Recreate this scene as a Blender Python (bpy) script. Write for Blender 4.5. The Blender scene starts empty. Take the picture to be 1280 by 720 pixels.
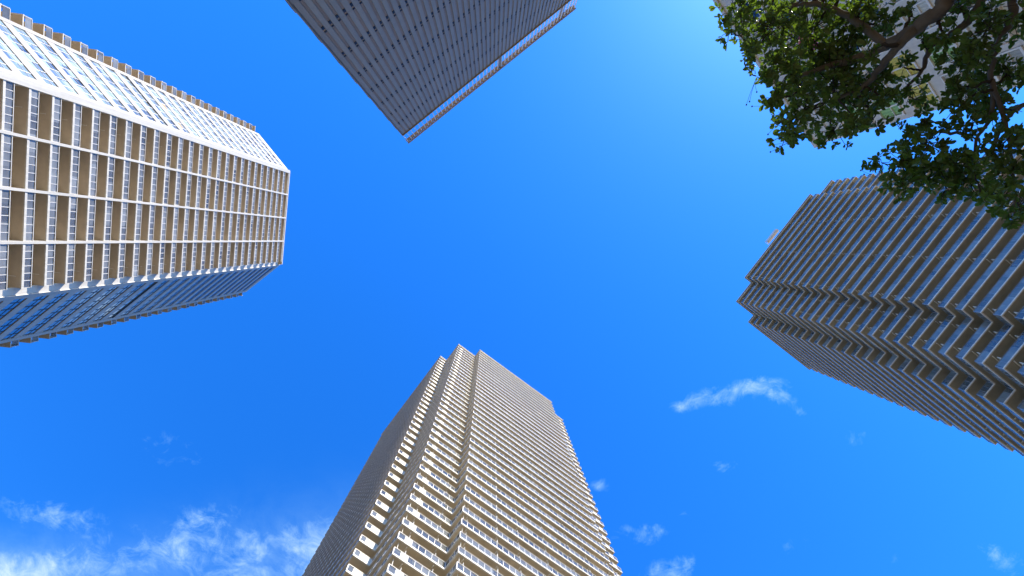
import bpy, math, random
from mathutils import Vector, Matrix

# ------------------------------------------------------------------ camera, sky, sun, exposure
sc = bpy.context.scene
FPX, ZEN, EYE = 640.0, (615.0, 300.0), 1.6          # focal length in px of a 1280 wide frame, zenith pixel, eye height
zc = Vector((ZEN[0]-640, -(ZEN[1]-360), -FPX)).normalized()
xc = Vector((1, 0, 0)); xc = (xc - xc.dot(zc)*zc).normalized()
yc = zc.cross(xc)
R3 = Matrix((xc, yc, zc))                           # camera -> world; world x = picture right, y = picture down, z = up
cam_d = bpy.data.cameras.new('camera'); cam = bpy.data.objects.new('camera', cam_d)
sc.collection.objects.link(cam)
cam_d.sensor_width = 36.0; cam_d.lens = 36.0*FPX/1280.0
cam_d.clip_start = 0.05; cam_d.clip_end = 20000
cam.matrix_world = Matrix.Translation((0, 0, EYE)) @ R3.to_4x4()
sc.camera = cam

SUN_AZ, SUN_EL = Vector((0.647, -0.762)), math.radians(46)
sd = Vector((SUN_AZ.x*math.cos(SUN_EL), SUN_AZ.y*math.cos(SUN_EL), math.sin(SUN_EL)))
sun_d = bpy.data.lights.new('sun', 'SUN'); sun = bpy.data.objects.new('sun', sun_d)
sc.collection.objects.link(sun)
sun_d.energy = 5.0; sun_d.angle = math.radians(0.53); sun_d.color = (1.0, 0.91, 0.76)
sun.rotation_euler = (-sd).to_track_quat('-Z', 'Y').to_euler(); sun.location = (0, 0, 300)

vs = sc.view_settings
vs.view_transform = 'Standard'; vs.look = 'None'; vs.exposure = 0.75; vs.gamma = 1.0; vs.use_curve_mapping = False
sc.cycles.max_bounces = 8; sc.cycles.diffuse_bounces = 4; sc.cycles.glossy_bounces = 3
sc.cycles.transparent_max_bounces = 12; sc.cycles.transmission_bounces = 4
sc.cycles.use_denoising = True
sc.cycles.caustics_reflective = False; sc.cycles.caustics_refractive = False

def U(px, py, h=1.0):
    """plan position of a pixel at height h above the eye"""
    d = R3 @ Vector((px-640, -(py-360), -FPX))
    return Vector((d.x/d.z*h, d.y/d.z*h))
def project(p):
    c = R3.transposed() @ (Vector(p) - Vector((0, 0, EYE)))
    if c.z > -1e-6: return (-9999, -9999)
    return (640 + FPX*c.x/-c.z, 360 - FPX*c.y/-c.z)
def in_view(p, m=0):
    x, y = project(p)
    return -m < x < 1280+m and -m < y < 720+m

class NT:
    """small node-tree helper"""
    def __init__(s, tree): s.t = tree; s.n = tree.nodes; s.l = tree.links
    def add(s, typ, **kw):
        n = s.n.new(typ)
        for k, v in kw.items(): setattr(n, k, v)
        return n
    def put(s, sock, v):
        if v is None: return
        if hasattr(v, 'is_output') or isinstance(v, bpy.types.NodeSocket): s.l.new(v, sock)
        else: sock.default_value = v
    def math(s, op, a, b=None, c=None, clamp=False):
        n = s.add('ShaderNodeMath', operation=op, use_clamp=clamp)
        for i, v in enumerate((a, b, c)): s.put(n.inputs[i], v)
        return n.outputs[0]
    def mix(s, f, a, b, blend='MIX'):
        n = s.add('ShaderNodeMix', data_type='RGBA', blend_type=blend)
        s.put(n.inputs[0], f); s.put(n.inputs[6], a); s.put(n.inputs[7], b)
        return n.outputs[2]
    def noise(s, vec, scale, detail=4, rough=.5, dist=0.0):
        n = s.add('ShaderNodeTexNoise'); s.put(n.inputs['Vector'], vec)
        n.inputs['Scale'].default_value = scale; n.inputs['Detail'].default_value = detail
        n.inputs['Roughness'].default_value = rough; n.inputs['Distortion'].default_value = dist
        return n.outputs[0]
    def rng(s, v, a, b, c, d, clamp=True):
        n = s.add('ShaderNodeMapRange', clamp=clamp)
        s.put(n.inputs[0], v)
        for i, x in enumerate((a, b, c, d)): n.inputs[i+1].default_value = x
        return n.outputs[0]

def rgba(c): return (c[0], c[1], c[2], 1.0)

def make_world():
    w = bpy.data.worlds.new('World'); sc.world = w; w.use_nodes = True
    t = NT(w.node_tree); t.n.clear()
    sky = t.add('ShaderNodeTexSky', sky_type='NISHITA')
    sky.sun_disc = False; sky.sun_elevation = SUN_EL
    sky.sun_rotation = math.atan2(SUN_AZ.x, SUN_AZ.y)
    sky.altitude = 200; sky.air_density = 1.0; sky.dust_density = 0.24; sky.ozone_density = 3.5
    hs = t.add('ShaderNodeHueSaturation'); hs.inputs['Saturation'].default_value = 1.32; hs.inputs['Value'].default_value = 1.5
    hs.inputs['Hue'].default_value = 0.5
    t.l.new(sky.outputs[0], hs.inputs['Color'])
    tc = t.add('ShaderNodeTexCoord'); sep = t.add('ShaderNodeSeparateXYZ'); t.l.new(tc.outputs['Generated'], sep.inputs[0])
    # the photograph's strong blue grade overhead, whitening towards the horizon as a clear sky does
    grade = t.mix(t.rng(sep.outputs[2], .12, .62, 0, 1), (1.25, 1.5, 1.6, 1), (.98, 1.76, 2.55, 1))
    gain = t.mix(1.0, hs.outputs[0], grade, 'MULTIPLY')
    # thin cloud layer, projected on a flat sheet overhead
    z = t.math('MAXIMUM', sep.outputs[2], 0.04)
    x = t.math('DIVIDE', sep.outputs[0], z); y = t.math('DIVIDE', sep.outputs[1], z)
    comb = t.add('ShaderNodeCombineXYZ'); t.put(comb.inputs[0], x); t.put(comb.inputs[1], y)
    p = comb.outputs[0]
    n1 = t.noise(p, 6.5, 12, .66, .5)
    n2 = t.noise(p, 19.0, 9, .68, .9)
    n = t.math('ADD', t.math('MULTIPLY', n1, .5), t.math('MULTIPLY', n2, .5))
    wob = t.math('MULTIPLY', t.math('SUBTRACT', t.noise(p, 9.0, 6, .6), .5), .05)
    wob2 = t.math('MULTIPLY', t.math('SUBTRACT', t.noise(comb.outputs[0], 7.0, 6, .6, 1.0), .5), .05)
    xw = t.math('ADD', x, wob); yw = t.math('ADD', y, wob2)
    def blob(px, py, rx, ry, rot, amp):
        c = U(px, py); a = math.radians(rot); k = 1.2/FPX
        dx = t.math('SUBTRACT', xw, c.x); dy = t.math('SUBTRACT', yw, c.y)
        ux = t.math('ADD', t.math('MULTIPLY', dx, math.cos(a)/(rx*k)), t.math('MULTIPLY', dy, math.sin(a)/(rx*k)))
        uy = t.math('ADD', t.math('MULTIPLY', dx, -math.sin(a)/(ry*k)), t.math('MULTIPLY', dy, math.cos(a)/(ry*k)))
        r2 = t.math('ADD', t.math('MULTIPLY', ux, ux), t.math('MULTIPLY', uy, uy))
        return t.math('MULTIPLY', t.math('EXPONENT', t.math('MULTIPLY', r2, -1.0)), amp)
    blobs = [(868, 503, 26, 12, -14, .8), (898, 497, 34, 13, -10, .95), (940, 487, 40, 12, -6, .95), (975, 495, 30, 11, 35, .8), (1002, 513, 24, 7, 32, .66), (905, 582, 22, 9, 5, .72),
             (806, 664, 40, 17, -10, .76), (850, 652, 14, 24, 22, .62), (838, 714, 34, 20, -12, .62), (862, 704, 14, 20, 15, .5),
             (65, 646, 60, 22, 16, .85), (30, 632, 30, 10, 15, .55), (225, 567, 64, 28, 20, .44), (150, 672, 60, 14, -10, .45),
             (1240, 690, 30, 13, 24, .6), (1268, 706, 30, 18, 10, .66), (1000, 682, 26, 18, 0, .46), (1120, 690, 24, 20, 0, .44), (752, 608, 14, 8, 0, .5), (1068, 545, 18, 14, 0, .42),
             (20, 715, 110, 22, 4, .9), (130, 705, 90, 30, -8, .72), (210, 690, 70, 30, -12, .82), (300, 690, 86, 32, -14, .82), (385, 682, 60, 34, -10, .9),
             (330, 717, 100, 20, 0, .8), (250, 655, 60, 22, -12, .6), (420, 720, 60, 40, 0, .95)]
    m = None
    for b in blobs:
        v = blob(*b); m = v if m is None else t.math('MAXIMUM', m, v)
    # more of the same cloud lower down, all round
    rr = t.math('SQRT', t.math('ADD', t.math('MULTIPLY', x, x), t.math('MULTIPLY', y, y)))
    m = t.math('MAXIMUM', m, t.rng(rr, 1.35, 3.5, 0.0, 0.62))
    a = t.math('ADD', t.math('MULTIPLY', t.math('MULTIPLY', t.math('SUBTRACT', n, .5), 4.2), t.math('MULTIPLY', m, 2.2, clamp=True)), m)
    a = t.rng(a, .36, 1.55, 0.0, 1.0)
    a = t.math('MULTIPLY', t.math('POWER', a, 1.25), .90)
    hz = None                                              # thin veil inside the bank
    for b in ((0, 730, 170, 50, 0, .8), (150, 720, 160, 45, -6, .5), (340, 700, 130, 55, -14, .62), (420, 730, 110, 60, 0, .7)):
        v = blob(*b); hz = v if hz is None else t.math('MAXIMUM', hz, v)
    hz = t.math('MULTIPLY', hz, t.rng(n1, .3, .7, .10, .62))
    a = t.math('SUBTRACT', 1.0, t.math('MULTIPLY', t.math('SUBTRACT', 1.0, a), t.math('SUBTRACT', 1.0, hz)))
    col = t.mix(a, gain, t.mix(a, (3.2, 7.2, 11.0, 1), (7.8, 9.5, 11.0, 1)))
    bg = t.add('ShaderNodeBackground'); t.l.new(col, bg.inputs[0]); bg.inputs[1].default_value = 0.066
    out = t.add('ShaderNodeOutputWorld'); t.l.new(bg.outputs[0], out.inputs[0])
make_world()

# ------------------------------------------------------------------ materials
def surf(name, col, rough=.6, var=.08, scale=3.0, metallic=0.0, obj_var=0.0, bump=0.0, streak=0.0, spec=.5):
    m = bpy.data.materials.new(name); m.use_nodes = True
    t = NT(m.node_tree); b = t.n['Principled BSDF']
    geo = t.add('ShaderNodeNewGeometry')
    n = t.noise(geo.outputs['Position'], scale, 5, .6)
    k = t.rng(n, .25, .75, 1-var, 1+var)
    if streak:
        mp = t.add('ShaderNodeMapping'); t.l.new(geo.outputs['Position'], mp.inputs[0]); mp.inputs['Scale'].default_value = (2.2, 2.2, .12)
        s = t.noise(mp.outputs[0], 1.0, 5, .65)
        k = t.math('MULTIPLY', k, t.rng(s, .3, .7, 1-streak, 1+streak*.4))
    if obj_var:
        oi = t.add('ShaderNodeObjectInfo')
        k = t.math('MULTIPLY', k, t.rng(oi.outputs['Random'], 0, 1, 1-obj_var, 1+obj_var))
    c = t.mix(1.0, rgba(col), (1, 1, 1, 1), 'MULTIPLY')
    vm = t.add('ShaderNodeVectorMath', operation='SCALE'); t.l.new(c, vm.inputs[0]); t.l.new(k, vm.inputs['Scale'])
    t.l.new(vm.outputs[0], b.inputs['Base Color'])
    b.inputs['Roughness'].default_value = rough; b.inputs['Metallic'].default_value = metallic
    b.inputs['Specular IOR Level'].default_value = spec
    if bump:
        bn = t.add('ShaderNodeBump'); bn.inputs['Strength'].default_value = bump; t.l.new(n, bn.inputs['Height']); t.l.new(bn.outputs[0], b.inputs['Normal'])
    return m

def glass(name, tint, body, f_body, f_gloss, rough=.04):
    """balustrade glass: partly see-through, partly milky film, partly mirror"""
    m = bpy.data.materials.new(name); m.use_nodes = True
    t = NT(m.node_tree); t.n.clear()
    oi = t.add('ShaderNodeObjectInfo'); geo = t.add('ShaderNodeNewGeometry')
    tr = t.add('ShaderNodeBsdfTransparent'); tr.inputs[0].default_value = rgba(tint)
    df = t.add('ShaderNodeBsdfDiffuse'); df.inputs[0].default_value = rgba(body)
    tl = t.add('ShaderNodeBsdfTranslucent'); tl.inputs[0].default_value = rgba(body)
    gl = t.add('ShaderNodeBsdfGlossy'); gl.inputs['Roughness'].default_value = rough
    nz = t.noise(geo.outputs['Position'], .35, 2)
    a = t.add('ShaderNodeMixShader'); a.inputs[0].default_value = .4
    t.l.new(df.outputs[0], a.inputs[1]); t.l.new(tl.outputs[0], a.inputs[2])
    b = t.add('ShaderNodeMixShader'); wn = t.add('ShaderNodeTexWhiteNoise', noise_dimensions='3D'); sn = t.add('ShaderNodeVectorMath', operation='SNAP')
    t.l.new(geo.outputs['Position'], sn.inputs[0]); sn.inputs[1].default_value = (2.1, 2.1, 3.2); t.l.new(sn.outputs[0], wn.inputs['Vector'])
    t.put(b.inputs[0], t.math('MULTIPLY', t.rng(nz, .3, .7, f_body*.7, f_body*1.3), t.rng(wn.outputs['Value'], 0, 1, .55, 1.35), clamp=True))
    t.l.new(tr.outputs[0], b.inputs[1]); t.l.new(a.outputs[0], b.inputs[2])
    lw = t.add('ShaderNodeFresnel'); lw.inputs[0].default_value = 1.5
    f = t.math('ADD', t.math('MULTIPLY', lw.outputs[0], 1.0), f_gloss, clamp=True)
    c = t.add('ShaderNodeMixShader'); t.put(c.inputs[0], f)
    t.l.new(b.outputs[0], c.inputs[1]); t.l.new(gl.outputs[0], c.inputs[2])
    o = t.add('ShaderNodeOutputMaterial'); t.l.new(c.outputs[0], o.inputs[0])
    return m

def pane(name, dark, f_gloss=.35, vary=.5, rough=.03, bump=.012):
    """window pane: dark or curtained room behind a reflecting sheet"""
    m = bpy.data.materials.new(name); m.use_nodes = True
    t = NT(m.node_tree); t.n.clear()
    oi = t.add('ShaderNodeObjectInfo'); geo = t.add('ShaderNodeNewGeometry')
    v = t.add('ShaderNodeTexWhiteNoise', noise_dimensions='3D')
    sn = t.add('ShaderNodeVectorMath', operation='SNAP'); t.l.new(geo.outputs['Position'], sn.inputs[0]); sn.inputs[1].default_value = (1.5, 1.5, 3.2)
    t.l.new(sn.outputs[0], v.inputs['Vector'])
    k = t.rng(v.outputs['Value'], 0, 1, 1-vary, 1+vary)
    df = t.add('ShaderNodeBsdfDiffuse')
    vm = t.add('ShaderNodeVectorMath', operation='SCALE'); vm.inputs[0].default_value = dark; t.l.new(k, vm.inputs['Scale']); t.l.new(vm.outputs[0], df.inputs[0])
    gl = t.add('ShaderNodeBsdfGlossy'); gl.inputs['Roughness'].default_value = rough; gl.inputs[0].default_value = (.9, .95, 1, 1)
    nz = t.noise(geo.outputs['Position'], .8, 2); bp = t.add('ShaderNodeBump'); bp.inputs['Strength'].default_value = bump; t.l.new(nz, bp.inputs['Height']); t.l.new(bp.outputs[0], gl.inputs['Normal'])
    lw = t.add('ShaderNodeFresnel'); lw.inputs[0].default_value = 1.55
    f = t.math('ADD', lw.outputs[0], f_gloss, clamp=True)
    c = t.add('ShaderNodeMixShader'); t.put(c.inputs[0], f); t.l.new(df.outputs[0], c.inputs[1]); t.l.new(gl.outputs[0], c.inputs[2])
    o = t.add('ShaderNodeOutputMaterial'); t.l.new(c.outputs[0], o.inputs[0])
    return m

M = dict(
    white=surf('white_paint', (.76, .71, .62), .45, .06, 1.2, streak=.18),
    edge=surf('slab_edge_paint', (.80, .745, .63), .5, .08, 1.0, streak=.25, obj_var=.03),
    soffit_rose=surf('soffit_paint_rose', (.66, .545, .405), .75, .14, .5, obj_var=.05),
    soffit_shaded=surf('soffit_paint_shaded', (.38, .345, .245), .75, .18, .5, obj_var=.05),  # soffit colour with the shade of the unlit tower darkened into it
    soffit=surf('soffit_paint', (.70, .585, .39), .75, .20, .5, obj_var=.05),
    wall_tan=surf('tan_wall_tile', (.50, .43, .34), .6, .08, 2.0, streak=.08),
    floor=surf('balcony_floor', (.68, .60, .48), .8, .08, 2.0),
    spandrel=surf('white_spandrel', (.56, .51, .44), .4, .06, .8, streak=.15, obj_var=.03),
    frame=surf('frame_white', (.80, .76, .70), .35, .03, 2.0),
    darkframe=surf('frame_dark', (.05, .055, .06), .4, .05, 2.0),
    edge_w=surf('slab_edge_white', (.76, .71, .62), .5, .07, 1.0, streak=.2, obj_var=.03),
    edge_b=surf('slab_edge_beige', (.84, .77, .64), .5, .08, 1.0, streak=.2, obj_var=.04),
    glass_rail=glass('balustrade_glass', (.86, .90, .90), (.60, .62, .60), .45, .05),
    glass_clear=glass('balustrade_clear', (.88, .90, .90), (.66, .68, .68), .58, .03),
    window=pane('window_glass', (.055, .085, .115), .22, .7),
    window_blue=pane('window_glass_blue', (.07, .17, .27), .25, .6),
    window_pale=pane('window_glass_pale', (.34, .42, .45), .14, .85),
    rib=surf('grey_metal_panel', (.37, .295, .20), .5, .06, 1.5, metallic=.0, obj_var=.05, streak=.08),
    brown=surf('brown_metal', (.36, .24, .15), .6, .10, 2.0, streak=.1),
    vent=surf('black_vent', (.012, .012, .014), .6, .05, 3.0),
    rail_brown=surf('weathered_rail', (.30, .28, .26), .6, .12, 2.0),
    wall_grey=surf('light_grey_tile', (.70, .64, .55), .55, .06, 3.0, streak=.08),
    joint=surf('wall_joint', (.20, .19, .18), .8, .05, 3.0),
    green=surf('green_curtain', (.32, .52, .20), .7, .15, 4.0, obj_var=.2),
    yellow=surf('yellow_panel', (.66, .54, .10), .6, .12, 4.0, obj_var=.1),
    pink=surf('pink_cloth', (.75, .06, .30), .7, .1, 4.0),
    orange=surf('orange_pipe', (.62, .30, .10), .6, .1, 4.0),
    curtain=surf('pale_curtain', (.55, .53, .47), .8, .15, 4.0, obj_var=.25),
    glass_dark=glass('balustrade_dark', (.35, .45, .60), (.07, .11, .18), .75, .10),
    rail_metal=surf('rail_metal', (.34, .36, .38), .4, .05, 2.0, metallic=.4),
    glass_blue=glass('balustrade_blue', (.76, .86, .88), (.50, .60, .61), .50, .06),
    darkroom=pane('dark_room_glass', (.03, .04, .05), .03, .5, bump=0),
    bark=surf('bark', (.165, .135, .11), .9, .30, 9.0, bump=.6, spec=.2),
    twig=surf('twig_bark', (.06, .045, .033), .9, .2, 20.0, spec=.2),
    berry=surf('dark_berry', (.03, .018, .03), .5, .2, 30.0),
    ground=surf('paved_ground', (.14, .11, .07), .85, .12, .25),
    roofing=surf('roof_concrete', (.4, .39, .37), .85, .1, .6),
)
def leaf_mat():
    m = bpy.data.materials.new('leaf'); m.use_nodes = True
    t = NT(m.node_tree); t.n.clear()
    geo = t.add('ShaderNodeNewGeometry')
    n = t.noise(geo.outputs['Position'], 2.6, 3)
    c = t.mix(t.rng(n, .35, .65, 0, 1), (.100, .135, .030, 1), (.150, .195, .045, 1))
    c = t.mix(t.rng(geo.outputs['Random Per Island'], 0, 1, 0, .55), c, (.070, .105, .026, 1))
    tcol = t.mix(1.0, c, (1.25, 1.6, .5, 1), 'MULTIPLY')
    pb = t.add('ShaderNodeBsdfPrincipled'); t.l.new(c, pb.inputs['Base Color']); pb.inputs['Roughness'].default_value = .42
    tl = t.add('ShaderNodeBsdfTranslucent'); t.l.new(tcol, tl.inputs[0])
    mx = t.add('ShaderNodeMixShader'); mx.inputs[0].default_value = .40
    t.l.new(pb.outputs[0], mx.inputs[1]); t.l.new(tl.outputs[0], mx.inputs[2])
    o = t.add('ShaderNodeOutputMaterial'); t.l.new(mx.outputs[0], o.inputs[0])
    return m
M['leaf'] = leaf_mat()

# ------------------------------------------------------------------ mesh helpers
class MB:
    """collects faces; one mesh object at build()"""
    def __init__(s): s.v = []; s.f = []; s.m = []; s.mats = []
    def mi(s, mat):
        if mat not in s.mats: s.mats.append(mat)
        return s.mats.index(mat)
    def box(s, x0, x1, y0, y1, z0, z1, mat, xf=None):
        i = len(s.v); k = s.mi(mat)
        P = [(x0, y0, z0), (x1, y0, z0), (x1, y1, z0), (x0, y1, z0), (x0, y0, z1), (x1, y0, z1), (x1, y1, z1), (x0, y1, z1)]
        if xf: P = [xf(*p) for p in P]
        s.v += P
        e1, e2, e3 = (Vector(P[j])-Vector(P[0]) for j in (1, 3, 4))
        if e1.cross(e2).dot(e3) < 0:                       # mirrored frame: keep the normals outward
            s.f += [(i+1, i+2, i+3, i), (i+7, i+6, i+5, i+4), (i+4, i+5, i+1, i), (i+5, i+6, i+2, i+1), (i+6, i+7, i+3, i+2), (i+7, i+4, i, i+3)]
            s.m += [k]*6; return
        s.f += [(i, i+3, i+2, i+1), (i+4, i+5, i+6, i+7), (i, i+1, i+5, i+4), (i+1, i+2, i+6, i+5), (i+2, i+3, i+7, i+6), (i+3, i, i+4, i+7)]
        s.m += [k]*6
    def prism(s, poly, z0, z1, bottom, side, top):
        n = len(poly); i = len(s.v)
        s.v += [(p[0], p[1], z0) for p in poly] + [(p[0], p[1], z1) for p in poly]
        s.f.append(tuple(i+n-1-j for j in range(n))); s.m.append(s.mi(bottom))
        s.f.append(tuple(i+n+j for j in range(n))); s.m.append(s.mi(top))
        for j in range(n):
            q = (j+1) % n
            s.f.append((i+j, i+q, i+n+q, i+n+j)); s.m.append(s.mi(side))
    def tube(s, pts, rad, mat, seg=6):
        """tapered tube along a polyline"""
        k = s.mi(mat); base = len(s.v); n = len(pts)
        pts = [Vector(p) for p in pts]
        up = Vector((.3, .2, .93))
        for j, p in enumerate(pts):
            d = (pts[min(j+1, n-1)] - pts[max(j-1, 0)]).normalized()
            a = d.cross(up)
            if a.length < .05: a = d.cross(Vector((1, 0, 0)))
            a.normalize(); b = d.cross(a)
            for q in range(seg):
                th = 2*math.pi*q/seg
                s.v.append(tuple(p + rad[j]*(math.cos(th)*a + math.sin(th)*b)))
        for j in range(n-1):
            for q in range(seg):
                q2 = (q+1) % seg
                s.f.append((base+j*seg+q, base+j*seg+q2, base+(j+1)*seg+q2, base+(j+1)*seg+q)); s.m.append(k)
        s.f.append(tuple(base+q for q in reversed(range(seg)))); s.m.append(k)
        s.f.append(tuple(base+(n-1)*seg+q for q in range(seg))); s.m.append(k)
    def mesh(s, name):
        me = bpy.data.meshes.new(name); me.from_pydata(s.v, [], s.f)
        for mt in s.mats: me.materials.append(M[mt])
        me.polygons.foreach_set('material_index', s.m)
        me.update(); return me
    def build(s, name, parent=None, loc=(0, 0, 0), smooth=False):
        me = s.mesh(name)
        if smooth: me.polygons.foreach_set('use_smooth', [True]*len(me.polygons))
        return put(name, me, parent, loc)
def put(name, me, parent=None, loc=(0, 0, 0), rz=0.0, scale=None):
    o = bpy.data.objects.new(name, me); sc.collection.objects.link(o)
    o.parent = parent; o.location = loc; o.rotation_euler = (0, 0, rz)
    if scale: o.scale = scale
    return o
def thing(name, label, cat, loc, rz, group=None):
    o = bpy.data.objects.new(name, None); sc.collection.objects.link(o)
    o.location = loc; o.rotation_euler = (0, 0, rz); o['label'] = label; o['category'] = cat
    if group: o['group'] = group
    return o
def stuff(o): o['kind'] = 'stuff'; return o
class Frame:
    """a thing's local frame, for picking which pieces show largest"""
    def __init__(s, O, ang): s.O = Vector(O); s.c = math.cos(ang); s.s = math.sin(ang)
    def w(s, x, y, z): return Vector((s.O.x + x*s.c - y*s.s, s.O.y + x*s.s + y*s.c, z))
def pick(cands, F, n=300):
    """indices of the n candidates in view that are nearest to the eye; cands: (x, y, z, ...)"""
    r = []
    for i, c in enumerate(cands):
        w = F.w(c[0], c[1], c[2])
        if in_view(w): r.append(((w - Vector((0, 0, EYE))).length, i))
    r.sort(); return set(i for _, i in r[:n])
def seg_xf(a, b):
    """local frame on a plan edge a->b: x along, y outward (right of travel on a CCW outline)"""
    d = (Vector(b)-Vector(a)); L = d.length; d /= L; nrm = Vector((d.y, -d.x))
    def xf(x, y, z): return (a[0]+d.x*x+nrm.x*y, a[1]+d.y*x+nrm.y*y, z)
    return xf, L, math.atan2(d.y, d.x)
def inset(poly, t):
    out = []; n = len(poly)
    for i in range(n):
        a, b, c = Vector(poly[i-1]), Vector(poly[i]), Vector(poly[(i+1) % n])
        d1 = (b-a).normalized(); d2 = (c-b).normalized()
        n1 = Vector((-d1.y, d1.x)); n2 = Vector((-d2.y, d2.x))
        out.append(tuple(b + (n1+n2)*(t/(1+n1.dot(n2)))))
    return out
rnd = random.Random(7)

# ------------------------------------------------------------------ ground
g = MB(); S = 6000
g.v = [(-S, -S, 0), (S, -S, 0), (S, S, 0), (-S, S, 0)]; g.f = [(0, 1, 2, 3)]; g.m = [g.mi('ground')]
go = g.build('ground'); go['kind'] = 'structure'

# ------------------------------------------------------------------ stepped balcony towers (two of them)
def stepped_tower(name, label, O, ang, H, W, s1, m, r, k, D, FH=3.2, edge='edge', parts=(1.0, 6.2, 10.2, 15.7, 21.2, 25.2, 30.4), gondola=False, st=.20, kh=.09, ft=.035, mixed=True, gm='glass_rail', sf='soffit', pipes=True):
    F = Frame(O, ang); root = thing(name, label, 'apartment tower', (O[0], O[1], 0), ang, 'stepped balcony towers')
    out = [(0, 0), (W, 0), (W, s1), (W+m, s1), (W+m, s1+r), (W+m+k, s1+r), (W+m+k, D), (-m-k, D), (-m-k, s1+r), (-m, s1+r), (-m, s1), (0, s1)]
    n = len(out); zt = H + EYE; nf = int(zt/FH) - 1
    core = inset(out, 1.95)
    c = MB(); c.prism(core, 0, zt-.05, 'wall_tan', 'wall_tan', 'roofing'); c.build('wall', root)
    # slab mesh: shared by every storey
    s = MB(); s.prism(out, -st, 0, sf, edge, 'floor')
    for i in range(n):                                     # upstand kerb along the edge
        xf, L, _ = seg_xf(out[i], out[(i+1) % n]); s.box(-.02, L+.02, -.16, .03, -st-.015, kh, edge, xf)
    slab = s.mesh('balcony_slab')
    # rail layout: list of (centre x, y, angle, width, kind)
    segs = []
    for i in range(n):
        if i in (6,): continue
        a, b = out[i], out[(i+1) % n]; xf, L, an = seg_xf(a, b)
        q = max(1, round(L/1.02)); w = L/q
        for j in range(q):
            kind = 'g'
            if not mixed: pass
            elif i == 8: kind = 'g' if j == 0 else 'w'       # short front of the corner strip
            elif i == 4: kind = 'w' if j == 0 else 'g'
            elif i == 10 and j == 1: kind = 'w'              # long front of the recessed part
            elif i == 2 and j == q-2: kind = 'w'
            x, y, _ = xf((j+.5)*w, -.05, 0); segs.append((x, y, an, w, kind, i))
    fr = MB(); fmat = 'frame' if mixed else 'rail_metal'
    for i in range(n):
        if i == 6: continue
        xf, L, _ = seg_xf(out[i], out[(i+1) % n]); q = max(1, round(L/1.02)); w = L/q
        fr.box(-.02, L+.02, -.10, .02, 1.16, 1.16+2*ft, fmat, xf)
        for j in range(q+1): fr.box(j*w-ft, j*w+ft, -.08, -.01, kh, 1.16, fmat, xf)
    railing = fr.mesh('railing')
    gp = MB(); gp.box(-.5, .5, -.008, .008, .10, 1.155, gm); gpm = gp.mesh('glass_panel')
    wp = MB(); wp.box(-.5, .5, -.02, .02, .15, 1.16, 'white'); wpm = wp.mesh('solid_panel')
    cands = []
    floors = [zt - .3 - i*FH for i in range(nf)]
    for fi, z in enumerate(floors[1:], 1):
        for (x, y, an, w, kind, ei) in segs: cands.append((x, y, z+.6, an, w, kind, fi, ei))
    ok = pick([cd if cd[7] in (0, 8, 10, 9) else (1e6, 0, 0) for cd in cands], F)
    slabs = []
    for fi, z in enumerate(floors): slabs.append(put('balcony_slab', slab, root, (0, 0, z)))
    for fi in range(1, nf): put('railing', railing, slabs[fi])
    rest = MB(); rest_w = MB()
    for i, (x, y, z, an, w, kind, fi, ei) in enumerate(cands):
        if i in ok:
            put('glass_panel' if kind == 'g' else 'solid_panel', gpm if kind == 'g' else wpm, slabs[fi], (x, y, 0), an, ((w-.06), 1, 1))
        else:
            zz = floors[fi]; ca, sa = math.cos(an), math.sin(an)
            t = rest if kind == 'g' else rest_w
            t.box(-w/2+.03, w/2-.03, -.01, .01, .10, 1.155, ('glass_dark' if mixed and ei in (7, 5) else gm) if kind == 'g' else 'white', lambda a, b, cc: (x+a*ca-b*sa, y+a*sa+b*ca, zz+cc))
    stuff(rest.build('glass_balustrade', root)); stuff(rest_w.build('solid_balustrade', root))
    # partitions between flats, windows on the inner wall: one shared set per storey, joined
    pt = MB()
    for z in floors[1:]:
        for e, xs in ((0, parts), (10, (1.6, 5.6)), (2, (1.5, 5.5)), (7, [2+5.4*j for j in range(int((D-s1-r)/5.4))]), (5, [2+5.4*j for j in range(int((D-s1-r)/5.4))])):
            xf, L, _ = seg_xf(out[e], out[(e+1) % n])
            for x in xs:
                if x < L:
                    pt.box(x-.025, x+.025, -1.9, -.14, z+.05, z+2.05, 'white', xf)
                    pt.box(x-.04, x+.04, -1.9, -.20, z+2.72, z+2.87, 'edge', xf)
    stuff(pt.build('balcony_partition', root))
    for x, y in ((6.45, .42), (15.95, .42), (25.45, .42), (W-.5, .42), (.5, .42), (-m+.5, s1+.42)) if pipes else ():
        dp = MB(); dp.tube([(x, y, .0), (x, y, zt-.4)], [.055, .055], edge, 8); dp.build('downpipe', root)
    wn = MB()
    for z in floors[1:]:
        for i in range(len(core)):
            xf, L, _ = seg_xf(core[i], core[(i+1) % n])
            x = .5
            while x + 1.7 < L:
                wn.box(x, x+1.7, -.02, .03, z+.08, z+2.2, 'window', xf); x += 2.3
    stuff(wn.build('window_strip', root))
    rf = MB()
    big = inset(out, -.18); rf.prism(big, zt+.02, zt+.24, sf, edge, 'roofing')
    rfo = rf.build('roof', root)
    if gondola:                                            # window cleaning cradle parked on the roof edge
        gm = MB()
        gm.box(12.6, 17.4, -1.0, -.94, zt+1.4, zt+2.5, 'white'); gm.box(12.6, 17.4, -.2, -.14, zt+1.4, zt+2.5, 'white'); gm.box(12.6, 17.4, -1.0, -.14, zt+1.3, zt+1.4, 'white')
        for x in (12.6, 15, 17.34): gm.box(x, x+.06, -1.0, 2.2, zt+2.5, zt+2.6, 'frame'); gm.box(x, x+.1, 2.1, 2.2, zt+.4, zt+2.6, 'frame')
        gm.build('cleaning_cradle', rfo)
    return root
A37 = math.radians(37.0)
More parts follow.
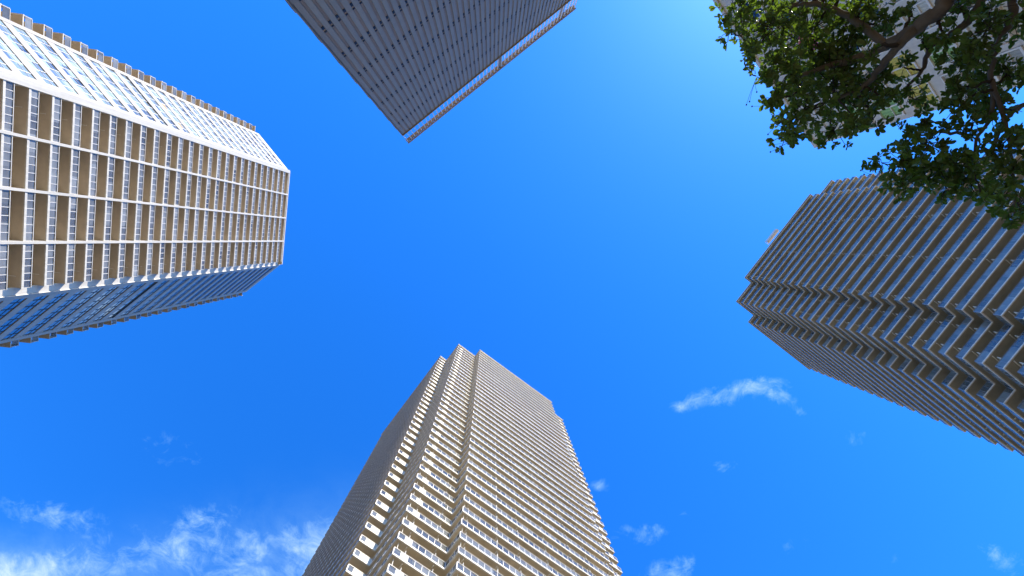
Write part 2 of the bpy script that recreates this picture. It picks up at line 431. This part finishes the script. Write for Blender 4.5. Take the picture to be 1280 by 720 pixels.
stepped_tower('apartment_tower', 'tall sunlit cream tower with stepped front and rows of glass balconies', (-4.3, 38.2), A37, 175.5, 31.4, 2.8, 7.1, 7.1, 2.6, 44.6)
stepped_tower('apartment_tower', 'shaded brown-grey tower with zigzag balcony slabs and blue glass beside the tree', (75.6, 11.2), A37-math.pi/2, 149.7, 30.7, 2.5, 7.1, 6.9, 2.6, 33.8, edge='edge_b', gondola=True, st=.16, kh=.04, ft=.018, mixed=False, gm='glass_blue', sf='soffit_shaded', pipes=False, parts=(1.0, 10.2, 20.4, 29.6))

# ------------------------------------------------------------------ chamfered tower on the left
def chamfered_tower():
    O = (-56.4, -6.0); ang = math.radians(7.1); H = 141.4; FH = 3.2
    F = Frame(O, ang); zt = H + EYE; nf = int(zt/FH)
    root = thing('apartment_tower', 'white tower with chamfered corners, window bands and four columns of recessed balconies', 'apartment tower', (O[0], O[1], 0), ang)
    hw, cd = 12.8, 8.5; B = -(2*hw + 2*cd)                  # front half width, chamfer leg, back
    octo = [(0, -hw), (0, hw), (-cd, hw+cd), (B+cd, hw+cd), (B, hw), (B, -hw), (B+cd, -hw-cd), (-cd, -hw-cd)]
    # inner wall: balcony sides set back
    rc = 1.5
    inner = [(-rc, -hw+.5), (-rc, hw-.5), (-.6, hw-.5), (-.6, hw-.2), (-cd-.2, hw+cd-.6), (-cd-.5, hw+cd-.6), (-cd-.5, hw+cd-rc), (B+cd, hw+cd-rc), (B+.5, hw), (B+.5, -hw),
             (B+cd, -hw-cd+rc), (-cd-.5, -hw-cd+rc), (-cd-.5, -hw-cd+.6), (-cd-.2, -hw-cd+.6), (-.6, -hw+.2), (-.6, -hw+.5)]
    w = MB(); w.prism(inner, 0, zt-.1, 'wall_tan', 'wall_tan', 'roofing'); w.build('wall', root)
    pj, ps = .75, 1.7
    plan = [(pj, -hw+.3), (pj, hw-.95), (-.25, hw-.95), (-.25, hw-.05), (-cd+.05, hw+cd-.28), (-cd-.3, hw+cd-.28), (-cd-.3, hw+cd+1.05), (B+cd, hw+cd+1.05), (B, hw), (B, -hw),
            (B+cd, -hw-cd-ps), (-cd-.3, -hw-cd-ps), (-cd-.3, -hw-cd+.28), (-cd+.05, -hw-cd+.28), (-.25, -hw+.05), (-.25, -hw+.3)]
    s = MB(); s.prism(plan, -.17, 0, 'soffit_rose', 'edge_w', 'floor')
    sides = [(plan[0], plan[1]), (plan[6], plan[7]), (plan[10], plan[11])]
    for a, b in sides:
        xf, L, _ = seg_xf(a, b); s.box(-.02, L+.02, -.15, .03, -.185, .08, 'edge_w', xf)
    slab = s.mesh('balcony_slab')
    floors = [zt - .3 - i*FH for i in range(nf)]
    slabs = [put('balcony_slab', slab, root, (0, 0, z)) for z in floors]
    # fins between the bays
    bays = [-hw+.3 + i*(2*hw-.6)/4 for i in range(5)]
    for i, y in enumerate(bays):
        f = MB(); e = .28 if i in (0, 4) else .17
        y0, y1 = y-e, y+e
        if i == 0: y0, y1 = y-.30, y+.55
        if i == 4: y0, y1 = y-.66, y+.30
        f.box(-rc+.01, -.02 if i == 4 else pj+.12, y0, y1, 0, zt+.2, 'white'); f.build('fin', root)
    segs = []; rails = []
    def rail(a, b, q, vis, ends=()):
        fr = MB(); xf, L, an = seg_xf(a, b); wd = L/q
        for j in range(q):
            x, y, _ = xf((j+.5)*wd, -.06, 0); segs.append((x, y, an, wd, vis))
        fr.box(0, L, -.11, .02, 1.12, 1.20, 'frame', xf); fr.box(0, L, -.09, 0, .10, .16, 'frame', xf)
        for j in range(q+1): fr.box(max(0, j*wd-.045), min(L, j*wd+.045), -.09, -.01, .08, 1.12, 'frame', xf)
        for x0 in ends:                                    # short return rail to the wall
            fr.box(x0, x0+.08, -1.6, -.11, 1.12, 1.20, 'frame', xf); fr.box(x0, x0+.06, -1.6, -1.52, 0, 1.12, 'frame', xf)
            fr.box(x0+.02, x0+.04, -1.52, -.11, .16, 1.12, 'glass_clear', xf)
        rails.append(fr.mesh('railing'))
    for i in range(4):
        rail((pj, bays[i]+(.57 if i == 0 else .18)), (pj, bays[i+1]-(.66 if i == 3 else .18)), 6, True, (5.2,) if i == 3 else ())
    rail(sides[1][0], sides[1][1], 24, False, (.02,)); rail(sides[2][0], sides[2][1], 24, False, (25.3,))
    for o in slabs[1:]:
        for rm in rails: put('railing', rm, o)
    gp = MB(); gp.box(-.5, .5, -.008, .008, .16, 1.12, 'glass_clear'); gpm = gp.mesh('glass_panel')
    cands = [(x, y, z+.6, an, wd, fi, vis) for fi, z in enumerate(floors) if fi for (x, y, an, wd, vis) in segs]
    ok = pick([cd_ if cd_[6] else (1e6, 0, 0) for cd_ in cands], F)
    rest = MB()
    for i, (x, y, z, an, wd, fi, vis) in enumerate(cands):
        if i in ok: put('glass_panel', gpm, slabs[fi], (x, y, 0), an, (wd-.1, 1, 1))
        else:
            ca, sa = math.cos(an), math.sin(an); zz = floors[fi]
            rest.box(-wd/2+.05, wd/2-.05, -.01, .01, .16, 1.12, 'glass_clear', lambda a, b, c: (x+a*ca-b*sa, y+a*sa+b*ca, zz+c))
    stuff(rest.build('glass_balustrade', root))
    # drying rods under the soffits of the end bays, windows on the inner wall
    rod = MB()
    for z in floors[1:]:
        for y in (bays[0]+2.9, bays[4]-2.1):
            rod.box(-rc, pj-.5, y-.035, y+.035, z-.46+FH-.0, z-.38+FH, 'frame')
    stuff(rod.build('drying_rod', root))
    wn = MB()
    for z in floors[1:]:
        for i in range(4):
            y = bays[i]+.6
            while y+1.6 < bays[i+1]-.3: wn.box(-rc-.02, -rc+.03, y, y+1.6, z+.08, z+2.2, 'window'); y += 1.85
    stuff(wn.build('window_strip', root))
    # chamfers: spandrels and panes
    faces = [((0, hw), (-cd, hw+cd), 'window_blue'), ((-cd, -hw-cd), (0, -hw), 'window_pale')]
    lev = 15
    for a, b, wm in faces:
        xf, L, an = seg_xf(a, b); q = 8
        sp = MB(); sp.box(.0, L, -.05, .28, -.80, .50, 'spandrel'); spm = sp.mesh('spandrel')
        end = MB()
        for x0, x1 in ((-.02, .8), (L-.8, L+.02)): end.box(x0, x1, -.28, .10, 0, zt+.3, 'spandrel', xf)
        end.build('corner_pier', root)
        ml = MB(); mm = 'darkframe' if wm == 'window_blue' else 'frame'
        wd = (L-.9)/q
        for j in range(1, q): ml.box(.45+j*wd-.07, .45+j*wd+.07, .01, .06, .50, FH-.80, mm)
        ml.box(.45, L-.45, .01, .06, 1.55, 1.60, mm); ml.box(.45, L-.45, -.02, .06, .50, .55, 'darkframe')
        mlm = ml.mesh('mullion')
        pm = MB(); pm.box(-.5, .5, .05, .08, .51, FH-.81, wm); pmm = pm.mesh('window_pane')
        cs = []
        for fi, z in enumerate(floors):
            o = put('spandrel', spm, root, (a[0], a[1], z), an)
            if fi: put('mullion', mlm, o)
            if fi:
                for j in range(q):
                    x, y, _ = xf(.45+(j+.5)*wd, -.1, 0); cs.append((x, y, z+1.3, o, .45+(j+.5)*wd))
        ok = pick(cs, F); rest = MB()
        for i, (x, y, z, o, lx) in enumerate(cs):
            if i in ok: put('window_pane', pmm, o, (lx, 0, 0), 0, (wd-.08, 1, 1))
            else: rest.box(lx-wd/2+.04, lx+wd/2-.04, -.08, -.05, z-1.3+.51, z-1.3+FH-.81, wm, xf)
        stuff(rest.build('window_strip', root))
        jb = MB(); jb.box(.45, L-.45, -.13, .075, floors[lev]-1.12, floors[lev]-1.0, 'darkframe', xf); jb.build('expansion_joint', root)
    # odd curtains behind the sunny windows
    xf, L, an = seg_xf(*faces[1][:2]); cv = MB()
    for fi, j in ((14, 6), (14, 3)): 
        x0 = .45 + j*(L-.9)/8; cv.box(x0+.06, x0+1.2, -.049, -.04, floors[fi]+.62, floors[fi]+1.5, 'orange', xf)
    stuff(cv.build('curtain', root))
    rf = MB(); rf.prism(inset(octo, -.10), zt+.02, zt+1.0, 'soffit', 'white', 'roofing')
    fp = [(pj+.1, -hw+.2), (pj+.1, hw-.2), (-.05, hw-.2), (-.05, -hw+.2)]
    rf.prism(fp, zt+.03, zt+.5, 'soffit', 'white', 'roofing'); rf.build('roof', root)
chamfered_tower()

# ------------------------------------------------------------------ ribbed building at the top
def ribbed_building():
    O = (-10.0, -11.7); ang = math.radians(-38.3); zt = 59.5 + EYE; W = 25.4; D = 26
    F = Frame(O, ang); root = thing('office_block', 'dark grey block clad in narrow vertical metal ribs with an open roof screen', 'office block', (O[0], O[1], 0), ang)
    w = MB(); w.box(0, W, -D, -.18, 0, zt, 'brown'); w.build('wall', root)
    n = 48; p = W/n; row = 4.0; nr = int(zt/row)+1
    rb = MB()
    ww, dd = .355, .05
    rb.v = [(-ww/2, -.185, 0), (ww/2, -.185, 0), (ww/2-.02, dd-.16, 0), (-ww/2+.02, dd-.16, 0)]; rb.v += [(x, y, row-.012) for x, y, _ in rb.v]
    rb.f = [(3, 2, 1, 0), (4, 5, 6, 7), (0, 1, 5, 4), (1, 2, 6, 5), (2, 3, 7, 6), (3, 0, 4, 7)]; rb.m = [rb.mi('rib')]*6
    me = rb.mesh('rib')
    cs = [((i+.5)*p, 0, zt-(j+1)*row+.006, j) for i in range(n) for j in range(nr)]
    cs = [c for c in cs if c[2] > -.5]
    ok = pick([(c[0], c[1], c[2]+2) for c in cs], F); rest = MB()
    for i, c in enumerate(cs):
        if i in ok: put('rib', me, root, c[:3])
        else: rest.box(c[0]-ww/2, c[0]+ww/2, -.185, dd-.16, max(0, c[2]), c[2]+row-.012, 'rib')
    stuff(rest.build('rib_cladding', root))
    vt = MB()
    for j in range(nr):
        z = zt-(j+1)*row
        if z < 1: continue
        for i in range(n-1):
            x = (i+1)*p
            vt.box(x-.075, x+.075, -.185, -.15, z+.10, z+.24, 'vent'); vt.box(x-.075, x+.075, -.185, -.15, z-.50, z-.16, 'vent')
    stuff(vt.build('vent', root))
    ed = MB()
    for j in range(nr):
        z = zt-(j+1)*row
        if z > 0: ed.box(-.10, 0, -D, .02, z, z+.5, 'rib')
    ed.box(-.06, .0, -D, -.0, 0, zt, 'rib'); ed.build('corner_trim', root)
    # roof screen: posts carry a double rail above the roof
    z1 = zt + 4.2
    pm = MB(); pm.box(-.05, .05, -.10, .0, 0, 4.75, 'frame'); pmm = pm.mesh('post')
    for i in range(n+1): put('post', pmm, root, (i*p*(W-.1)/W+.05, -.02, zt))
    for x in (14.2, W-2.0):
        q = MB(); q.box(x-.14, x+.14, -.4, -.12, zt, z1, 'rail_brown'); q.build('support_post', root)
    for (ya, yb, za, zb) in ((-.45, -.12, z1-.35, z1-.1), (.0, .13, z1-.4, z1-.22)):
        q = MB(); q.box(-.1, W+.1, ya, yb, za, zb, 'rail_brown'); q.build('top_rail', root)
    q = MB()
    for i in range(2*n): q.box((i+.3)*p/2, (i+.75)*p/2, -.115, -.005, z1-.3, z1+.1, 'rib')
    stuff(q.build('rail_bracket', root))
    q = MB(); q.box(0, W, -.17, .02, zt-.02, zt+.10, 'rib'); q.build('coping', root)
ribbed_building()

# ------------------------------------------------------------------ grey flats behind the tree
def grey_flats():
    H = 50.0; k = H/72.0; O = (45.9*k, -13.4*k); ang = math.radians(52.0); FH = 3.2
    # local x runs along the face (towards the free corner), y outward
    F = Frame(O, ang); zt = H+EYE; L = 17.2; D = 12.0
    root = thing('apartment_block', 'light grey tiled block of flats with coloured curtains, seen through the tree', 'apartment block', (O[0], O[1], 0), ang)
    w = MB(); w.box(-L, 0, -D, -.25, 0, zt-.02, 'joint'); w.build('wall', root)
    rf = MB(); rf.box(-L-.2, .2, -D-.2, .18, zt, zt+.45, 'wall_grey'); rf.build('roof', root)
    nf = int(zt/FH)-1; bay = 2.55; nb = int((L-.2)/bay)
    ww, wh = 1.95, 2.25
    # wall panels: a pier beside each window and a spandrel over and under it
    pier = MB(); pier.box(-bay+.01, -ww-.02, -.24, 0, 0.0, FH-.012, 'wall_grey'); pierm = pier.mesh('wall_panel')
    spn = MB(); spn.box(-ww-.01, -.005, -.24, 0, wh+.02, FH-.012, 'wall_grey'); spnm = spn.mesh('wall_panel')
    fr = MB()
    for x in (0, ww/2-.05, ww-.1): fr.box(x, x+.1, -.20, .05, 0, wh, 'frame')
    fr.box(0, ww, -.20, .05, wh-.08, wh, 'frame'); fr.box(0, ww, -.22, .10, 0, .14, 'frame'); fr.box(.1, ww-.1, -.18, 0, .95, 1.0, 'frame')
    frm = fr.mesh('frame')
    rl = MB()
    for z in (.35, .62, .9, 1.15): rl.box(-.05, ww+.05, .34, .37, z, z+.04, 'frame')
    for x in (-.05, .6, 1.25, ww+.01): rl.box(x, x+.04, .34, .37, .0, 1.2, 'orange')
    rl.box(-.1, ww+.1, .0, .42, -.12, .02, 'frame')
    rlm = rl.mesh('railing')
    def panes(mat):
        a = MB(); a.box(.1, ww-.1, -.15, -.12, .1, wh-.08, 'darkroom' if mat is None else mat); return a.mesh('window_pane')
    def folds(mat):
        a = MB(); nn = 14; i0 = 0; k_ = a.mi(mat)
        for i in range(nn+1):
            x = .12 + (ww-.24)*i/nn; y = -.115 + (.045 if i % 2 else 0)
            a.v += [(x, y, .14), (x, y, wh-.1)]
        for i in range(nn): a.f.append((2*i, 2*i+2, 2*i+3, 2*i+1)); a.m.append(k_)
        return a.mesh('curtain')
    pdark = panes(None); cm = {c: folds(c) for c in ('green', 'yellow', 'curtain', 'pink')}
    spots = [((1090, 75), 'green'), ((1018, 46), 'pink'), ((1190, 60), 'green')]
    for fi in range(nf):
        z = zt - 1.4 - (fi+1)*FH
        for b in range(nb):
            x0 = -.36 - b*bay
            vis = in_view(F.w(x0-2, 0, z+1), 60)
            put('wall_panel', pierm, root, (x0, 0, z)); put('wall_panel', spnm, root, (x0, 0, z))
            if not vis: 
                continue
            wo = put('window', pdark, root, (x0-ww, 0, z)); put('frame', frm, wo)
            px = project(F.w(x0-ww/2, 0, z+1.1)); best = min(spots, key=lambda q: math.hypot(q[0][0]-px[0], q[0][1]-px[1]))
            d = math.hypot(best[0][0]-px[0], best[0][1]-px[1])
            mat = best[1] if d < 21 else ('curtain' if rnd.random() < .35 else None)
            mat = {(0, 1): 'green', (0, 2): 'green', (0, 3): 'yellow', (1, 3): 'yellow', (0, 4): 'curtain', (2, 3): 'curtain', (1, 5): 'curtain'}.get((b, fi), mat)
            if mat: put('curtain', cm[mat], wo)
            if b % 3 == 1 and fi > 4: put('railing', rlm, wo)
    q = MB(); q.box(-.355, .02, -D, .01, 0, zt-.01, 'wall_grey'); q.build('corner_pier', root)
    q = MB(); q.box(-L, -.36, -.24, .0, zt-1.4-FH+wh+.95, zt-.01, 'wall_grey'); q.build('parapet', root)
    q = MB(); q.box(-L, -.36-nb*bay-.01, -.24, .0, 0, zt-1.4-FH+wh+.94, 'wall_grey'); q.build('corner_pier', root)
grey_flats()

# ------------------------------------------------------------------ tree
def tree():
    r = random.Random(11)
    T = U(1262, -150, 4.6)                                  # trunk stands outside the frame
    root = thing('broadleaf_tree', 'leafy green tree with dark limbs hanging over the view', 'tree', (T.x, T.y, 0), 0)
    def W(px, py, h):                                       # pixel and height above the eye -> local point
        p = U(px, py, h); return Vector((p.x-T.x, p.y-T.y, h+EYE))
    tk = MB()
    tk.tube([(0, 0, -.1), (.02, .02, .5), (.05, 0, 1.6), (0, .06, 3.0), (-.02, .03, 4.4), (.05, .1, 5.4)], [.34, .27, .235, .21, .19, .15], 'bark', 14)
    tk.build('trunk', root, smooth=True)
    def limb(pts, r0, r1, name='limb', mat='bark', seg=9, sub=6, jit=.012, collect=None):
        P = [Vector(p) for p in pts]; out = []
        for i in range(len(P)-1):
            a, b = P[i], P[i+1]; p0 = P[i-1] if i else a-(b-a)*.5; p3 = P[i+2] if i+2 < len(P) else b+(b-a)*.5
            for j in range(sub):
                t = j/sub; t2 = t*t; t3 = t2*t
                q = .5*((2*a)+(b-p0)*t+(2*p0-5*a+4*b-p3)*t2+(3*a-p0-3*b+p3)*t3)
                out.append(q + Vector((r.uniform(-1, 1), r.uniform(-1, 1), r.uniform(-1, 1)))*jit*(1 if i+j else 0))
        out.append(P[-1]); n = len(out)
        rad = [(r0 + (r1-r0)*(i/(n-1)))*(1+r.uniform(-.08, .08)) for i in range(n)]
        if collect is None:
            mb = MB(); mb.tube(out, rad, mat, seg); mb.build(name, root, smooth=True)
        else: collect.tube(out, rad, mat, seg)
        return list(zip(out, rad))
    fork = Vector((0, .03, 4.3)); sk = []
    sk += limb([fork, W(1222, -40, 4.6), W(1172, 14, 4.9), (W(1128, 45, 5.2)), W(1085, 69, 5.5), W(1040, 82, 5.7), W(1000, 95, 5.8)], .095, .024)
    sk += limb([W(1150, 30, 5.05), W(1118, 62, 5.2), W(1098, 88, 5.4), W(1075, 112, 5.55), W(1040, 125, 5.7)], .05, .016)
    sk += limb([Vector((.03, .06, 4.7)), W(1255, -50, 5.2), W(1222, 12, 5.4), W(1195, 38, 5.5), W(1165, 58, 5.6), W(1152, 88, 5.7), W(1130, 112, 5.8)], .06, .013)
    sk += limb([Vector((.05, .05, 4.2)), W(1290, -30, 4.7), W(1266, 22, 4.8), W(1246, 52, 4.85), W(1240, 90, 4.9), W(1240, 140, 5.0), W(1220, 175, 5.1), W(1215, 212, 5.2)], .042, .010)
    sk += limb([Vector((.0, -.02, 3.9)), W(1370, -10, 4.6), W(1330, 80, 5.2), W(1283, 128, 5.4), W(1254, 153, 5.5), W(1235, 195, 5.5), W(1200, 215, 5.5), W(1150, 210, 5.5)], .04, .009)
    sk += limb([W(1112, 58, 5.3), W(1060, 20, 5.6), W(1010, 5, 5.7), W(960, 20, 5.8), W(935, 40, 5.8)], .045, .012)
    sk += limb([W(1240, 100, 4.9), W(1262, 180, 5.0), W(1266, 240, 5.1), W(1268, 275, 5.1)], .022, .007)
    sk += limb([W(1215, 170, 5.1), W(1175, 165, 5.3), W(1140, 172, 5.4)], .02, .008)
    clumps = [(925, 12, 30), (912, 38, 17), (938, 64, 20), (965, 35, 48), (1010, 42, 55), (1062, 40, 48), (985, 92, 36), (968, 122, 22), (1004, 138, 38), (984, 166, 24), (1042, 110, 48),
              (1042, 166, 30), (1082, 118, 38), (1072, 156, 22), (1098, 98, 20), (1106, 22, 20), (1128, 84, 15), (1140, 18, 16), (1100, 122, 22), (1152, 52, 14), (1176, 48, 17), (1140, 112, 20), (1158, 132, 12),
              (1236, 36, 26), (1244, 12, 24), (1205, 82, 28), (1222, 112, 36), (1258, 92, 24), (1202, 130, 26), (1240, 138, 24), (1214, 154, 18), (1192, 108, 14), (1200, 10, 20), (1272, 30, 20),
              (1102, 204, 19), (1130, 202, 28), (1138, 166, 20), (1160, 178, 26), (1170, 208, 32), (1128, 232, 22), (1200, 202, 22), (1214, 226, 30), (1250, 186, 28), (1264, 214, 30), (1254, 246, 26), (1184, 236, 16), (1266, 272, 15), (1228, 246, 16), (1276, 172, 12), (1274, 258, 18),
              (1155, 148, 14), (1090, 64, 16), (1030, 75, 35), (945, 95, 14), (1085, 8, 24), (1092, 150, 14), (1225, 68, 22), (1148, 228, 18)]
    # crown going on outside the frame
    for _ in range(46):
        a = r.uniform(0, 2*math.pi); d = r.uniform(.3, 3.4)
        x, y = T.x + d*math.cos(a), T.y + d*math.sin(a); h = 6.2 - .28*d + r.uniform(-1.0, .6)
        p = project((x, y, h+EYE))
        if -80 < p[0] < 1345 and -65 < p[1] < 790: continue
        clumps.append((p[0], p[1], r.uniform(30, 50), h))
    tw = MB(); tips = []
    for c in clumps:
        px, py, rad = c[:3]; h = c[3] if len(c) > 3 else 5.35 + r.uniform(-.45, .55) - (.35 if px > 1180 else 0)
        C = W(px, py, h); Rm = rad/FPX*h
        q, qr = min(sk, key=lambda s: (s[0]-C).length)
        mid = (q+C)*.5 + Vector((r.uniform(-1, 1), r.uniform(-1, 1), r.uniform(-.2, .9)))*.12*(q-C).length
        limb([q, mid, C], min(.026, qr*.7), .006, mat='twig', seg=5, sub=5, jit=.012, collect=tw)
        nt = max(5, int((54 if px > 1150 else 40)*(Rm/.3)**2))
        for _ in range(nt):
            while True:
                v = Vector((r.uniform(-1, 1), r.uniform(-1, 1), r.uniform(-1, 1)))
                if v.length < 1: break
            v = v*(.55+.45*v.length)
            e = C + Vector((v.x*Rm*1.12, v.y*Rm*1.12, v.z*max(Rm, .22)*.9))
            s = C + (e-C)*r.uniform(.1, .35) + Vector((0, 0, r.uniform(-.03, .03)))
            m_ = (s+e)*.5 + Vector((r.uniform(-1, 1), r.uniform(-1, 1), r.uniform(-1, 1)))*.03
            tw.tube([s, m_, e], [.004, .003, .002], 'twig', 4)
            tips.append((s, m_, e, h))
    stuff(tw.build('twig', root))
    # leaves: two-plane folded blades, whorled near the twig ends
    def blade():
        return [(0, 0, 0), (.32, .19, .03), (.62, .27, .05), (.88, .17, .04), (1.0, 0, -.02), (.88, -.17, .04), (.62, -.27, .05), (.32, -.19, .03), (.35, 0, -.015), (.7, 0, -.02)]
    BV = blade(); BF = [(0, 8, 1), (8, 9, 2, 1), (9, 4, 3, 2), (0, 7, 8), (8, 7, 6, 9), (9, 6, 5, 4)]
    leaves = []
    for s, m_, e, h in tips:
        ax = (e-m_).normalized(); a0 = ax.cross(Vector((0, 0, 1)))
        if a0.length < .1: a0 = Vector((1, 0, 0))
        a0.normalize(); b0 = ax.cross(a0)
        nl = r.randint(7, 11); ph = r.uniform(0, 6.28)
        for i in range(nl):
            t = r.random()**.6; o = m_.lerp(e, t); th = ph + i*2.4 + r.uniform(-.3, .3)
            d = (math.cos(th)*a0 + math.sin(th)*b0)*r.uniform(.7, 1.1) + ax*r.uniform(.1, .8) + Vector((0, 0, r.uniform(-.35, .15)))
            d.normalize(); ln = r.uniform(.036, .084)
            up = Vector((r.uniform(-.6, .6), r.uniform(-.6, .6), 1)).normalized()
            sd_ = up.cross(d); 
            if sd_.length < .05: continue
            sd_.normalize(); nn = d.cross(sd_)
            leaves.append((o, d, sd_, nn, ln))
    crown = bpy.data.objects.new('crown', None); 
    cand = []
    for i, (o, d, sd_, nn, ln) in enumerate(leaves):
        wpos = o + Vector((T.x, T.y, 0))
        if in_view(wpos): cand.append(((wpos-Vector((0, 0, EYE))).length/ln, i))
    cand.sort(); single = set(i for _, i in cand[:300])
    V = []; Fc = []
    for i, (o, d, sd_, nn, ln) in enumerate(leaves):
        if i in single: continue
        b = len(V)
        for x, y, z in BV: V.append(tuple(o + d*(x*ln) + sd_*(y*ln) + nn*(z*ln)))
        Fc += [tuple(b+j for j in f) for f in BF]
    me = bpy.data.meshes.new('crown'); me.from_pydata(V, [], Fc); me.materials.append(M['leaf']); me.update()
    bpy.data.objects.remove(crown); crown = put('crown', me, root); stuff(crown)
    lm = bpy.data.meshes.new('leaf'); lm.from_pydata(BV, [], BF); lm.materials.append(M['leaf']); lm.update()
    for i in single:
        o, d, sd_, nn, ln = leaves[i]; ob = put('leaf', lm, root)
        mt = Matrix((d*ln, sd_*ln, nn*ln)).transposed().to_4x4(); mt.translation = o; ob.matrix_local = mt
    by = MB()
    for px, py in ((933, 131), (937, 127), (940, 133), (946, 115), (963, 182), (963, 190), (960, 168), (975, 183), (1076, 213), (1080, 218)):
        o = W(px, py, 5.4); by.tube([o-Vector((.006, 0, 0)), o, o+Vector((.006, 0, 0))], [.005, .011, .005], 'berry', 6)
        q = min((tp[2] for tp in tips), key=lambda v: (v-o).length); by.tube([q, (q+o)*.5+Vector((0, 0, .01)), o], [.002, .0017, .0015], 'twig', 4)
    stuff(by.build('berry', root))
    print('leaves', len(leaves))
tree()
